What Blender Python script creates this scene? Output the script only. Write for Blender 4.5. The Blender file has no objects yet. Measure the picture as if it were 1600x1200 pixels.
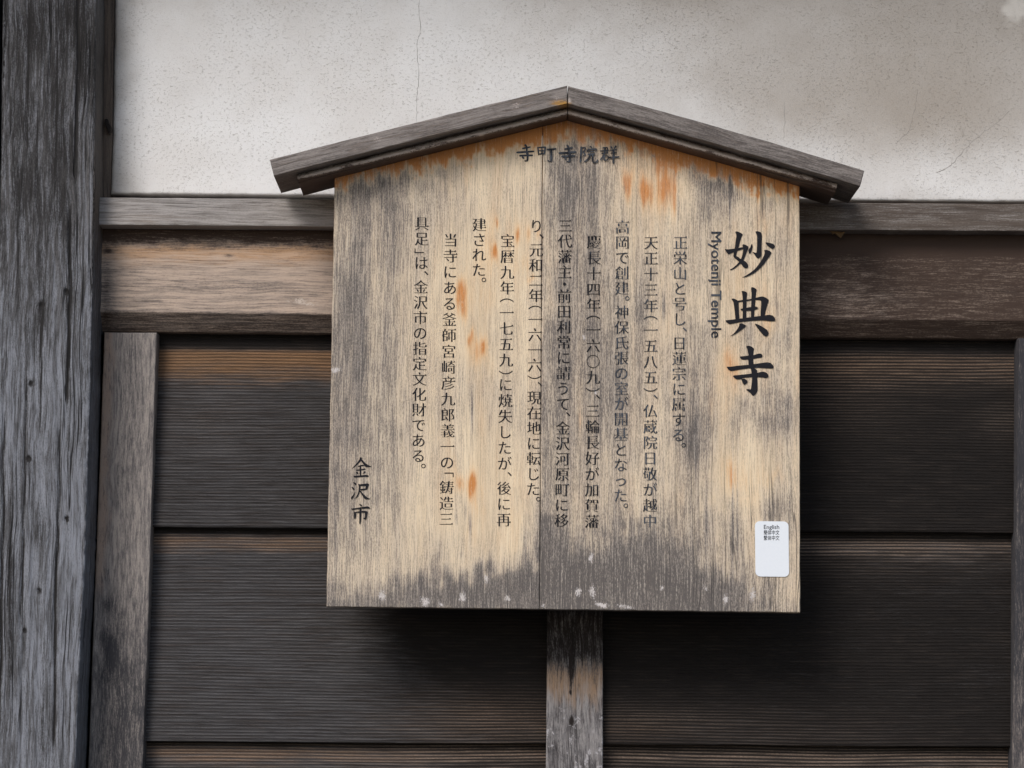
import bpy, bmesh, math, random
import numpy as np
from mathutils import Matrix, Vector
from mathutils.geometry import delaunay_2d_cdt

S = bpy.context.scene
COL = S.collection
# ------------------------------------------------------------------ camera
F, CX, CY = 3750.0, 800.0, 600.0           # focal length in photo pixels (1600 x 1200 photo)
EYE = np.array([0.0, -3.75, 1.6])
PITCH, YAW, ROLL = math.atan(485 / F), 20 / F, math.radians(0.40)
fwd = np.array([math.sin(YAW) * math.cos(PITCH), math.cos(YAW) * math.cos(PITCH), math.sin(PITCH)])
r0 = np.cross(fwd, [0, 0, 1.0]); r0 /= np.linalg.norm(r0)
u0 = np.cross(r0, fwd)
RT = r0 * math.cos(ROLL) + u0 * math.sin(ROLL)
UP = u0 * math.cos(ROLL) - r0 * math.sin(ROLL)
cam = bpy.data.cameras.new('camera')
cam.sensor_width = 36.0
cam.lens = 36.0 * F / 1600
cam.clip_end = 500
camo = bpy.data.objects.new('camera', cam)
COL.objects.link(camo)
camo.matrix_world = Matrix(((RT[0], UP[0], -fwd[0], EYE[0]), (RT[1], UP[1], -fwd[1], EYE[1]),
                            (RT[2], UP[2], -fwd[2], EYE[2]), (0, 0, 0, 1)))
S.camera = camo

# ------------------------------------------------------------------ light: bright overcast, soft light from the upper left
SUN_EL, SUN_AZ = math.radians(38), math.radians(-28)     # azimuth from the wall's normal, minus = left
w = bpy.data.worlds.new('World'); S.world = w; w.use_nodes = True
nt = w.node_tree
sky = nt.nodes.new('ShaderNodeTexSky'); sky.sky_type = 'NISHITA'; sky.sun_disc = False
sky.sun_elevation = SUN_EL
sdir = Vector((math.sin(SUN_AZ) * math.cos(SUN_EL), -math.cos(SUN_AZ) * math.cos(SUN_EL), math.sin(SUN_EL)))
sky.sun_rotation = math.atan2(sdir.x, sdir.y)
sky.air_density = 1.0; sky.dust_density = 1.5; sky.ozone_density = 1.0
nt.links.new(sky.outputs[0], nt.nodes['Background'].inputs[0])
nt.nodes['Background'].inputs[1].default_value = 0.10
sl = bpy.data.lights.new('sun', 'SUN'); sl.energy = 1.5; sl.angle = math.radians(24); sl.color = (1.0, 0.975, 0.95)
so = bpy.data.objects.new('sun', sl); COL.objects.link(so)
so.rotation_euler = sdir.to_track_quat('Z', 'Y').to_euler()
so.location = (-2, -4, 6)
S.view_settings.view_transform = 'Standard'; S.view_settings.look = 'None'
S.view_settings.gamma = 1.0; S.view_settings.exposure = 0.55

# ------------------------------------------------------------------ measuring: a photo pixel on a plane of constant depth Y
def P(px, py, Y):
    px = np.asarray(px, float); py = np.asarray(py, float); Y = np.asarray(Y, float)
    a = (px - CX) / F; b = (CY - py) / F
    d = [fwd[i] + RT[i] * a + UP[i] * b for i in range(3)]
    t = (Y - EYE[1]) / d[1]
    return np.stack([EYE[0] + d[0] * t, np.broadcast_to(Y, t.shape) + 0 * t, EYE[2] + d[2] * t], -1)

# ------------------------------------------------------------------ numpy noise
def _hash(ix, iy, seed):
    n = (ix.astype(np.int64) * 374761393 + iy.astype(np.int64) * 668265263 + seed * 974634527) & 0xffffffff
    n = ((n ^ (n >> 13)) * 1274126177) & 0xffffffff
    return ((n ^ (n >> 16)) & 0xffff) / 65535.0
def vnoise(x, y, seed=0):
    ix = np.floor(x); iy = np.floor(y); fx = x - ix; fy = y - iy
    fx = fx * fx * (3 - 2 * fx); fy = fy * fy * (3 - 2 * fy)
    a = _hash(ix, iy, seed); b = _hash(ix + 1, iy, seed); c = _hash(ix, iy + 1, seed); d = _hash(ix + 1, iy + 1, seed)
    return (a * (1 - fx) + b * fx) * (1 - fy) + (c * (1 - fx) + d * fx) * fy
def fbm(x, y, seed=0, o=4):
    s = 0; a = 0.5; t = 0
    for k in range(o):
        s = s + a * vnoise(x * 2 ** k, y * 2 ** k, seed + k * 17); t += a; a *= 0.55
    return s / t
def blobs(x, y, L):
    s = np.zeros_like(x)
    for cx, cy, rx, ry, a in L:
        s += a * np.exp(-(((x - cx) / rx) ** 2 + ((y - cy) / ry) ** 2))
    return s
def sstep(a, b, x):
    t = np.clip((x - a) / (b - a), 0, 1); return t * t * (3 - 2 * t)

# ------------------------------------------------------------------ objects
def link(o, parent=None):
    COL.objects.link(o)
    if parent is not None:
        o.parent = parent; o.matrix_parent_inverse = Matrix.Translation(-Vector(parent.location))
    return o
def thing(name, label, cat, loc):
    o = bpy.data.objects.new(name, None); o.empty_display_size = 0.1
    o.location = loc; o['label'] = label; o['category'] = cat
    COL.objects.link(o); return o
def mesh(name, V, Fc, mat, parent=None, wear_shade=None, smooth=False, label=None):
    me = bpy.data.meshes.new(name)
    me.from_pydata([tuple(map(float, v)) for v in V], [], [tuple(int(i) for i in f) for f in Fc])
    if wear_shade is not None:
        at = me.attributes.new('wear_shade', 'FLOAT_COLOR', 'POINT')
        buf = np.ones((len(V), 4), np.float32); buf[:, :3] = wear_shade
        at.data.foreach_set('color', buf.ravel())
    me.materials.append(mat); me.update()
    bm = bmesh.new(); bm.from_mesh(me); bmesh.ops.recalc_face_normals(bm, faces=bm.faces); bm.to_mesh(me); bm.free()
    if smooth:
        me.polygons.foreach_set('use_smooth', [True] * len(me.polygons))
    o = bpy.data.objects.new(name, me); link(o, parent)
    if label: o['label'] = label
    return o
def poly(L):
    L = sorted(L); a = [p[0] for p in L]; b = [p[1] for p in L]
    return lambda t: np.interp(t, a, b)
def lines(a, b, step, edges=()):
    n = max(2, int(abs(b - a) / step) + 1)
    return np.unique(np.concatenate([np.linspace(a, b, n)] + [np.atleast_1d(e) for e in edges]))

def slab(name, top, bot, left, right, Yf, Yb, mat, parent, mask=None, step=4, r=3.0, rough=0.6, ymax_dense=1215,
         depth=None, extra_rows=(), seed=1, label=None, smooth=True):
    """a plank: photo outline top/bottom (polylines over x) and left/right (polylines over y) at depth Yf, back to Yb;
    front is a fine grid whose border is worn round by r pixels"""
    top, bot, left, right = poly(top), poly(bot), poly(left), poly(right)
    x0, x1 = left(top(left(300))), right(top(right(300)))
    wpx = max(abs(x1 - x0), 2); ytop = float(np.mean(top(np.array([x0, x1])))); ybot = float(np.mean(bot(np.array([x0, x1]))))
    hpx = ybot - ytop; dense = min(ybot, ymax_dense)
    e = np.array([0, .3, .7, 1.2, 2.0]) * r
    s = lines(0, 1, step / wpx, (e / wpx, 1 - e / wpx))
    t = lines(0, (dense - ytop) / hpx, step / hpx, (e / hpx, 1 - e / hpx, np.array([(q - ytop) / hpx for q in extra_rows]) if len(extra_rows) else np.array([0.])))
    t = np.unique(np.concatenate([t, [0., 1.]])); s = s[(s >= 0) & (s <= 1)]; t = t[(t >= 0) & (t <= 1)]
    SS, TT = np.meshgrid(s, t)
    xa = left(ytop + TT * hpx); xb = right(ytop + TT * hpx)
    X = xa + (xb - xa) * SS
    Yp = top(X) * (1 - TT) + bot(X) * TT
    X = left(Yp) + (right(Yp) - left(Yp)) * SS
    # distance to border in pixels, roughened
    d = np.minimum(np.minimum(SS * wpx, (1 - SS) * wpx), np.minimum(TT * hpx, (1 - TT) * hpx))
    jit = (fbm(X / 9, Yp / 9, seed, 3) - .5) * 2
    rr = r * (1 + rough * jit)
    q = np.clip(1 - d / np.maximum(rr, .3), 0, 1)
    back = (1 - np.sqrt(np.clip(1 - q * q, 0, 1))) * rr * 0.001
    Yd = Yf + back
    if depth is not None: Yd = Yd + depth(X, Yp)
    # edge waver
    wob = (fbm(X / 40 + 7, Yp / 40, seed + 5, 3) - .5) * rough * 1.6 * np.exp(-d / 6)
    G = P(X + wob * ((SS == 0) | (SS == 1)), Yp + wob * ((TT == 0) | (TT == 1)), Yd)
    ny, nx = X.shape
    V = G.reshape(-1, 3)
    idx = np.arange(ny * nx).reshape(ny, nx)
    Fc = np.stack([idx[:-1, :-1], idx[1:, :-1], idx[1:, 1:], idx[:-1, 1:]], -1).reshape(-1, 4).tolist()
    ring = list(idx[0, :]) + list(idx[1:, -1]) + list(idx[-1, -2::-1]) + list(idx[-2:0, 0])
    B = V[ring].copy(); B[:, 1] = Yb
    n0 = len(V); V = np.vstack([V, B]); m = len(ring)
    for i in range(m):
        j = (i + 1) % m
        Fc.append([ring[i], ring[j], n0 + j, n0 + i])
    Fc.append([n0 + i for i in range(m)])
    if mask is None: W = np.zeros((len(V), 3))
    else:
        mk = np.stack([np.broadcast_to(c, X.shape) for c in mask(X, Yp)], -1).reshape(-1, 3)
        W = np.vstack([mk, mk[ring]])
    return mesh(name, V, Fc, mat, parent, np.clip(W, -1, 2), smooth, label)

def bar(name, pts, Yf, Yb, mat, parent=None, label=None, bevel=0.0015):
    """prism from an outline in photo pixels at depth Yf, extruded straight back to Yb"""
    a = np.array(pts, float); G = P(a[:, 0], a[:, 1], Yf)
    n = len(a); B = G.copy(); B[:, 1] = Yb
    V = np.vstack([G, B]); Fc = [list(range(n)), list(range(n, 2 * n))] + [[i, (i + 1) % n, n + (i + 1) % n, n + i] for i in range(n)]
    o = mesh(name, V, Fc, mat, parent, np.zeros((2 * n, 3)), False, label)
    if bevel:
        bm = bmesh.new(); bm.from_mesh(o.data)
        bmesh.ops.bevel(bm, geom=list(bm.edges), offset=bevel, segments=2, affect='EDGES', profile=.5)
        bm.to_mesh(o.data); bm.free()
    return o

# ------------------------------------------------------------------ node helpers
def lin(c):
    c = c / 255.0
    return c / 12.92 if c <= 0.04045 else ((c + 0.055) / 1.055) ** 2.4
def rgb(r, g, b): return (lin(r), lin(g), lin(b), 1.0)
class NB:
    def __init__(s, name):
        s.m = bpy.data.materials.new(name); s.m.use_nodes = True
        s.t = s.m.node_tree; s.bsdf = s.t.nodes['Principled BSDF']
        s.bsdf.inputs['Specular IOR Level'].default_value = 0.2
    def put(s, sock, v):
        if isinstance(v, (int, float)): sock.default_value = v
        elif isinstance(v, tuple): sock.default_value = v
        else: s.t.links.new(v, sock)
    def math(s, op, a, b=0.0, c=0.0, clamp=False):
        n = s.t.nodes.new('ShaderNodeMath'); n.operation = op; n.use_clamp = clamp
        s.put(n.inputs[0], a); s.put(n.inputs[1], b); s.put(n.inputs[2], c); return n.outputs[0]
    def add(s, a, b): return s.math('ADD', a, b)
    def mul(s, a, b): return s.math('MULTIPLY', a, b)
    def mad(s, a, b, c): return s.math('MULTIPLY_ADD', a, b, c)
    def ss(s, lo, hi, x, o0=0.0, o1=1.0):
        n = s.t.nodes.new('ShaderNodeMapRange'); n.interpolation_type = 'SMOOTHSTEP'
        s.put(n.inputs[0], x); n.inputs[1].default_value = lo; n.inputs[2].default_value = hi
        n.inputs[3].default_value = o0; n.inputs[4].default_value = o1; return n.outputs[0]
    def mix(s, f, a, b, mode='MIX'):
        n = s.t.nodes.new('ShaderNodeMix'); n.data_type = 'RGBA'; n.blend_type = mode
        s.put(n.inputs[0], f); s.put(n.inputs[6], a); s.put(n.inputs[7], b); return n.outputs[2]
    def noise(s, vec, scale, detail=2.0, rough=.5, dist=0.0):
        n = s.t.nodes.new('ShaderNodeTexNoise'); s.put(n.inputs['Vector'], vec)
        n.inputs['Scale'].default_value = scale; n.inputs['Detail'].default_value = detail
        n.inputs['Roughness'].default_value = rough; n.inputs['Distortion'].default_value = dist
        return n.outputs['Fac']
    def co(s): return s.t.nodes.new('ShaderNodeTexCoord').outputs['Object']
    def mapv(s, v, scale, rot=(0, 0, 0), loc=(0, 0, 0)):
        n = s.t.nodes.new('ShaderNodeMapping'); s.put(n.inputs[0], v)
        n.inputs['Location'].default_value = loc; n.inputs['Rotation'].default_value = rot; n.inputs['Scale'].default_value = scale
        return n.outputs[0]
    def sep(s, v):
        n = s.t.nodes.new('ShaderNodeSeparateXYZ'); s.put(n.inputs[0], v); return n.outputs
    def comb(s, x, y, z):
        n = s.t.nodes.new('ShaderNodeCombineXYZ'); s.put(n.inputs[0], x); s.put(n.inputs[1], y); s.put(n.inputs[2], z); return n.outputs[0]
    def attr(s, name):
        n = s.t.nodes.new('ShaderNodeAttribute'); n.attribute_name = name; return n.outputs['Color']
    def bump(s, h, strength, dist, prev=None):
        n = s.t.nodes.new('ShaderNodeBump'); n.inputs['Strength'].default_value = strength; n.inputs['Distance'].default_value = dist
        s.put(n.inputs['Height'], h)
        if prev is not None: s.t.links.new(prev, n.inputs['Normal'])
        return n.outputs[0]

def wood(name, light, mid, grey, dark, warm, pale, axis='Z', rot=0.0, fine=650., coarse=200., stretch=.035, gk=.8, lines_k=.3,
         ridge=0.0, pitch=.008, bumpd=.0006, rough=.85, speck=.2, loc=(0, 0, 0), warmk=.5, wander=(3.0, 1.5), checks=0.0, checkscale=70):
    """weathered timber. wear.R grey weathering with painted shade, wear.G fresh warm wood, wear.B pale flecks and painted highlight; the fibres come from stretched noise"""
    b = NB(name); co = b.co()
    v = b.mapv(co, (1, 1, 1), (0, rot, 0), loc)
    st = (1, 1, stretch) if axis == 'Z' else (stretch, 1, 1)
    sw = b.mad(b.noise(v, 5.0, 2), .02, -.01)          # gentle sway so that fibres are not ruler straight
    xyz = b.sep(v)
    v2 = b.comb(b.add(xyz[0], sw), xyz[1], xyz[2]) if axis == 'Z' else b.comb(xyz[0], xyz[1], b.add(xyz[2], sw))
    g = b.mapv(v2, st)
    n1 = b.ss(.34, .66, b.noise(g, fine, 2, .6))
    n2 = b.ss(.33, .67, b.noise(g, coarse, 3, .6))
    n3 = b.noise(b.mapv(v2, tuple(.25 if q != 1 else 1 for q in st)), 45, 4, .65)
    iso = b.noise(b.mapv(co, (1, 1, .45) if axis == 'Z' else (.45, 1, 1)), 620, 3, .75)
    isoc = b.ss(.36, .64, iso)
    grain = b.mad(n1, .40, b.mad(n2, .28, b.mul(isoc, .32)))
    at = b.sep(b.attr('wear_shade'))
    col = b.mix(b.ss(.36, .66, b.mad(n3, .6, b.mul(n2, .4))), light, mid)
    wm = b.ss(.0, 1.0, b.mad(b.add(b.mad(n2, .6, b.mul(n3, .4)), -.5), warmk, at[1]))
    col = b.mix(wm, col, warm)
    dk = b.ss(-.05, 1.05, b.mad(b.add(grain, -.5), gk, at[0]))
    col = b.mix(dk, col, b.mix(b.ss(.35, 1.0, at[0]), grey, dark))
    fl = b.mul(b.ss(.70, .98, b.mad(n1, .65, b.mul(n2, .35))), lines_k)     # dark open fibres
    col = b.mix(fl, col, dark)
    h = b.mad(n1, .4, b.mad(n2, .4, b.mul(isoc, .2)))
    if ridge > 0:
        z = xyz[2] if axis == 'X' else xyz[0]
        slow = b.noise(b.mapv(v, (.55, 1, 2.0) if axis == 'X' else (2.0, 1, .55)), 2.6, 2, .5)
        slow2 = b.noise(b.mapv(v, (.6, 1, 14) if axis == 'X' else (14, 1, .6)), 5.0, 2, .5)
        ph = b.add(b.mul(z, 1 / pitch), b.mad(slow, wander[0], b.mul(slow2, wander[1])))
        wv = b.mad(b.math('SINE', b.mul(ph, 2 * math.pi)), .5, .5)
        wv = b.math('POWER', wv, 1.3)
        brk = b.ss(.3, .62, b.noise(b.mapv(v2, (.05, 1, 1) if axis == 'X' else (1, 1, .05)), 260, 3, .65))
        wl = b.mul(wv, b.mad(brk, .7, .3))
        wl = b.mul(wl, b.mad(isoc, .5, .6))
        col = b.mix(b.mul(b.ss(0.0, .7, wl, 1.0, 0.0), ridge), col, (dark[0] * .55, dark[1] * .52, dark[2] * .5, 1))
        col = b.mix(b.mul(b.mul(wl, b.math('MAXIMUM', at[2], 0.0)), .8), col, b.mix(b.math('MAXIMUM', b.math('MINIMUM', at[1], 1.0), 0.0), pale, warm))
        h = b.mad(wl, 1.6, b.mul(h, .5))
    else:
        col = b.mix(b.ss(.3, .7, b.mad(b.add(isoc, -.5), .5, at[2])), col, pale)
    col = b.mix(b.mul(b.ss(.60, .70, iso), speck), col, dark)
    if checks > 0:
        cst = (1, 1, .016) if axis == 'Z' else (.016, 1, 1)
        cn = b.noise(b.mapv(v2, cst, loc=(1.3, .4, 2.1)), checkscale, 2, .55)
        cl = b.ss(.004, .016, b.math('ABSOLUTE', b.add(cn, -.5)), 1.0, 0.0)
        cm = b.ss(.46, .56, b.noise(b.mapv(v2, tuple(.10 if q != 1 else 1 for q in cst), loc=(4, 1, 7)), 24, 2))
        ck = b.mul(b.mul(cl, cm), checks)
        col = b.mix(ck, col, (dark[0] * .45, dark[1] * .45, dark[2] * .45, 1))
        h = b.mad(ck, -2.5, h)
    b.put(b.bsdf.inputs['Base Color'], col)
    b.bsdf.inputs['Roughness'].default_value = rough
    b.put(b.bsdf.inputs['Normal'], b.bump(h, .8, bumpd))
    return b.m

def plain(name, col, rough=.8):
    b = NB(name); n = b.noise(b.co(), 60, 4, .6)
    b.put(b.bsdf.inputs['Base Color'], b.mix(b.ss(.3, .7, n), col, tuple(c * .72 for c in col[:3]) + (1,)))
    b.bsdf.inputs['Roughness'].default_value = rough
    return b.m

def ink(name, col, faded, fade, grain_cut):
    """brush ink worn thin along the fibres: old strokes turn grey or let the wood through"""
    b = NB(name); co = b.co(); g = b.mapv(co, (1, 1, .05))
    n1 = b.noise(g, 700, 3, .6); n2 = b.noise(co, 26, 3, .6); n3 = b.noise(co, 140, 3, .6)
    fd = b.ss(.3, .7, b.add(b.mad(b.add(n2, -.5), 1.1, fade), b.mul(b.add(n3, -.5), 1.3)))
    b.put(b.bsdf.inputs['Base Color'], b.mix(fd, col, faded))
    b.bsdf.inputs['Roughness'].default_value = .75
    a = b.ss(grain_cut - .08, grain_cut + .10, b.mad(b.add(n3, -.5), -.3, n1), 1.0, 0.4)
    b.put(b.bsdf.inputs['Alpha'], a)
    return b.m

M = {}
def sign_timber():
    """cream softwood, greyed by weather: a smooth grey veil, fine blue-black mould in the open fibres, orange where still fresh"""
    b = NB('sign_timber'); co = b.co()
    v = b.comb(b.add(b.sep(co)[0], b.mad(b.noise(co, 4.0, 2), .016, -.008)), b.sep(co)[1], b.sep(co)[2])
    g = b.mapv(v, (1, 1, .045))
    n1 = b.ss(.32, .68, b.noise(g, 820, 2, .65))
    n1b = b.ss(.32, .68, b.noise(b.mapv(v, (1, 1, .022), loc=(2, 0, 5)), 560, 2, .6))
    n2 = b.ss(.33, .67, b.noise(b.mapv(v, (1, 1, .03)), 210, 3, .6))
    n3 = b.noise(b.mapv(v, (1, 1, .12)), 36, 4, .6)
    iso = b.ss(.36, .64, b.noise(b.mapv(co, (1, 1, .35)), 700, 3, .8))
    at = b.sep(b.attr('wear_shade')); R = at[0]
    col = b.mix(b.ss(.35, .66, n3), rgb(230, 209, 178), rgb(214, 192, 162))
    wm = b.ss(.0, 1.2, b.mad(b.add(b.mad(n2, .4, b.mad(n1, .3, b.mul(n3, .3))), -.5), .75, at[1]))
    col = b.mix(wm, col, b.mix(b.ss(.35, 1.1, at[1]), rgb(232, 190, 140), rgb(200, 134, 78)))
    veil = b.ss(-.12, .85, b.mad(b.add(b.mad(n2, .5, b.mul(n1, .5)), -.5), .30, R))
    col = b.mix(b.mul(veil, .9), col, b.mix(b.ss(.3, .95, R), rgb(182, 168, 155), rgb(128, 121, 117)))
    # fine dark mould: more of it where greyer, along fibres and in specks
    mo = b.mad(n1, .42, b.mad(n1b, .26, b.mul(iso, .42)))
    m1 = b.ss(.60, .98, b.mad(R, .30, b.add(mo, .03)))
    col = b.mix(b.mul(m1, b.ss(-.1, .8, R, .18, .68)), col, rgb(66, 63, 64))
    # bleached fibre ridges standing over the grey
    hi = b.mul(b.ss(.68, .95, b.math('SUBTRACT', 1.0, b.mad(n1b, .45, b.mad(n1, .25, b.mul(iso, .30))))), .5)
    col = b.mix(hi, col, b.mix(b.ss(.2, .8, R), rgb(228, 212, 188), rgb(186, 176, 164)))
    col = b.mix(b.ss(.45, .6, b.mad(b.add(iso, -.5), .8, at[2])), col, rgb(202, 194, 190))
    b.put(b.bsdf.inputs['Base Color'], col); b.bsdf.inputs['Roughness'].default_value = .85
    cn = b.noise(b.mapv(v, (1, 1, .03), loc=(1.3, .4, 2.1)), 60, 2, .55)
    cl = b.ss(.004, .018, b.math('ABSOLUTE', b.add(cn, -.5)), 1.0, 0.0)
    ck = b.mul(b.mul(cl, b.ss(.45, .58, b.noise(b.mapv(v, (1, 1, .25), loc=(3, 0, 1)), 14, 2))), b.ss(.18, .30, b.sep(co)[0], .12, .6))
    col = b.mix(ck, col, rgb(70, 66, 64))
    b.put(b.bsdf.inputs['Base Color'], col)
    h = b.mad(ck, -1.6, b.mad(n1, -.4, b.mad(n1b, -.5, b.mul(iso, -.25))))
    b.put(b.bsdf.inputs['Normal'], b.bump(h, .8, .0006))
    return b.m
M['board'] = sign_timber()
for nm, rt in (('slabL', .238), ('slabR', -.270)):
    M[nm] = wood('roof_timber_' + nm, rgb(140, 132, 127), rgb(122, 114, 110), rgb(94, 88, 85), rgb(58, 53, 51), rgb(186, 138, 66), rgb(172, 162, 156),
                 'X', rt, fine=900, coarse=320, stretch=.07, gk=1.0, lines_k=.3, bumpd=.0004, checks=.5, checkscale=90)
    M['mould' + nm[-1]] = wood('moulding_timber_' + nm, rgb(100, 82, 73), rgb(84, 68, 61), rgb(64, 52, 47), rgb(44, 35, 31), rgb(120, 96, 70), rgb(178, 163, 152),
                               'X', rt, fine=900, coarse=300, stretch=.06, gk=.6, lines_k=.3, bumpd=.0003, rough=.55)
M['post'] = wood('post_timber', rgb(130, 132, 139), rgb(106, 107, 112), rgb(78, 77, 78), rgb(42, 40, 40), rgb(100, 92, 86), rgb(172, 175, 184),
                 'Z', 0, fine=850, coarse=240, stretch=.06, gk=1.05, lines_k=.5, bumpd=.0009, speck=.35, checks=.9, checkscale=75)
M['rail'] = wood('rail_timber', rgb(164, 158, 154), rgb(143, 138, 135), rgb(116, 109, 103), rgb(88, 78, 71), rgb(160, 140, 122), rgb(178, 168, 160),
                 'X', 0, fine=950, coarse=320, stretch=.05, gk=.9, lines_k=.3, bumpd=.0003, checks=.45, checkscale=110)
M['beam'] = wood('beam_timber', rgb(184, 164, 148), rgb(160, 145, 133), rgb(84, 79, 78), rgb(66, 53, 46), rgb(188, 148, 110), rgb(200, 186, 174),
                 'X', 0, fine=850, coarse=260, stretch=.05, gk=.8, lines_k=.2, bumpd=.0004, checks=.25, checkscale=90)
M['stile'] = wood('stile_timber', rgb(152, 143, 136), rgb(130, 123, 119), rgb(92, 88, 88), rgb(56, 55, 58), rgb(164, 142, 126), rgb(160, 152, 145),
                  'Z', 0, fine=700, coarse=300, stretch=.10, gk=.85, lines_k=.3, bumpd=.0005)
M['batten'] = wood('batten_timber', rgb(142, 137, 135), rgb(118, 114, 114), rgb(80, 77, 78), rgb(38, 32, 30), rgb(146, 120, 96), rgb(166, 162, 163),
                   'Z', 0, fine=700, coarse=240, stretch=.09, gk=1.0, lines_k=.4, bumpd=.0006, checks=.5, checkscale=90)
M['clad'] = wood('cladding_timber', rgb(92, 90, 91), rgb(78, 76, 77), rgb(56, 52, 50), rgb(32, 28, 26), rgb(146, 112, 82), rgb(138, 122, 110),
                 'X', 0, fine=900, coarse=300, stretch=.04, gk=.7, lines_k=.3, ridge=.62, pitch=.0050, bumpd=.0011, wander=(3.2, .9))
M['dark'] = plain('dark_timber', rgb(44, 38, 35))
M['jamb'] = wood('jamb_timber', rgb(112, 100, 90), rgb(96, 86, 79), rgb(78, 70, 66), rgb(44, 39, 37), rgb(116, 98, 84), rgb(140, 130, 120), 'Z', 0, fine=500, coarse=240, lines_k=.3)
M['ink'] = ink('dark_ink', rgb(26, 25, 30), rgb(84, 90, 100), -.05, .70)
M['ink_mid'] = ink('worn_ink', rgb(24, 24, 29), rgb(70, 75, 83), .22, .72)
M['ink_old'] = ink('faded_ink', rgb(34, 36, 42), rgb(72, 77, 85), .50, .70)

def plaster():
    b = NB('aged_plaster'); co = b.co()
    at = b.sep(b.attr('wear_shade'))
    big = b.noise(co, 4.5, 4, .6); midn = b.noise(co, 22, 4, .65); finen = b.noise(co, 420, 3, .7)
    col = b.mix(b.ss(.35, .7, big), rgb(236, 234, 232), rgb(226, 222, 218))
    dirt_shade = b.ss(-.1, 1.15, b.add(b.mad(b.add(midn, -.5), .32, at[0]), b.mul(b.add(finen, -.5), .35)))  # dirt, plus the shade painted in beside the post
    col = b.mix(b.mul(dirt_shade, .9), col, rgb(160, 149, 137))
    # chopped straw: short curly dashes, where a thin contour of one noise meets a second noise
    strawn = b.noise(b.mapv(co, (1, 1, 1.5)), 190, 2, .5, .4)
    line = b.ss(.01, .035, b.math('ABSOLUTE', b.add(strawn, -.5)), 1.0, 0.0)
    brk = b.ss(.52, .57, b.noise(b.mapv(co, (1, 1, 1.6), loc=(3, 1, 2)), 170, 2, .6))
    st = b.mul(b.mul(line, brk), b.ss(.36, .56, b.noise(co, 7, 4, .6), .25, 1.0))
    col = b.mix(b.mul(st, .40), col, rgb(138, 128, 116))
    col = b.mix(b.mul(b.ss(.64, .74, finen), .2), col, rgb(150, 142, 132))
    col = b.mix(b.ss(.3, .7, b.mad(b.add(midn, -.5), .5, at[2])), col, rgb(214, 208, 200))
    b.put(b.bsdf.inputs['Base Color'], col); b.bsdf.inputs['Roughness'].default_value = .95
    h = b.mad(midn, .8, b.mad(finen, .3, b.mul(st, .5)))
    b.put(b.bsdf.inputs['Normal'], b.bump(h, .6, .0018))
    return b.m
M['plaster'] = plaster()

# ================================================================== the setting
def ground():
    b = NB('gravel_ground'); n = b.noise(b.co(), 40, 5, .7); v = b.noise(b.co(), 1.2, 3)
    b.put(b.bsdf.inputs['Base Color'], b.mix(n, b.mix(v, rgb(150, 142, 132), rgb(126, 120, 112)), rgb(96, 92, 88)))
    b.bsdf.inputs['Roughness'].default_value = .95
    b.put(b.bsdf.inputs['Normal'], b.bump(n, .7, .01))
    g = mesh('ground', [(-150, -150, 0), (150, -150, 0), (150, 150, 0), (-150, 150, 0)], [[0, 1, 2, 3]], b.m)
    g['kind'] = 'structure'
ground()

wall = thing('temple_wall', 'timber framed temple wall of white plaster over dark weathered plank cladding, behind the notice board', 'wall',
             (0.05, 0.06, 0.0))
wall['kind'] = 'thing'
PB = 2690      # pixel row of the ground line

# wall core behind everything
bar('wall_core', [(-700, -1300), (2200, -1300), (2200, PB), (-700, PB)], 0.09, 0.16, M['dark'], wall)

# plaster panel
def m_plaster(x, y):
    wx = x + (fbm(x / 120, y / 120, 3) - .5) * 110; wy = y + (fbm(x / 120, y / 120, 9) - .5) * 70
    d = blobs(wx, wy, [(1600, -40, 620, 240, .34), (1500, 90, 460, 200, .18), (1350, 150, 500, 160, .12), (1560, 200, 300, 140, .12), (330, -30, 230, 60, .22), (170, 80, 34, 240, .62), (1000, 340, 900, 16, .18),  # stains, and the post's shade painted down the left edge
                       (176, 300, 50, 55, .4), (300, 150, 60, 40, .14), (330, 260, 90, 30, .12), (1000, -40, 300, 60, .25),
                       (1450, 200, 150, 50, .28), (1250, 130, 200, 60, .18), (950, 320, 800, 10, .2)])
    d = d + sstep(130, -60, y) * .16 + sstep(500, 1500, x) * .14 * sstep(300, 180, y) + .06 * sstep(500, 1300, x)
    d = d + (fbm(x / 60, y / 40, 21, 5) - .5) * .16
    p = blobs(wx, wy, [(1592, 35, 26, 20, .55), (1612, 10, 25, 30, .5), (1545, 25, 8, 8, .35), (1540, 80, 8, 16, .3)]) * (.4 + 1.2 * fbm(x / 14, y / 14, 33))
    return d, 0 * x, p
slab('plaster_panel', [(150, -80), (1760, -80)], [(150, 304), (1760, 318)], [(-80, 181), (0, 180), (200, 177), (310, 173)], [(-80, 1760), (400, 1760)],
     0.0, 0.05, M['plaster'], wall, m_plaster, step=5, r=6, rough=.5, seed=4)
bar('upper_plaster', [(178, -1200), (1760, -1200), (1760, -81), (178, -81)], 0.004, 0.05, M['plaster'], wall)

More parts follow.
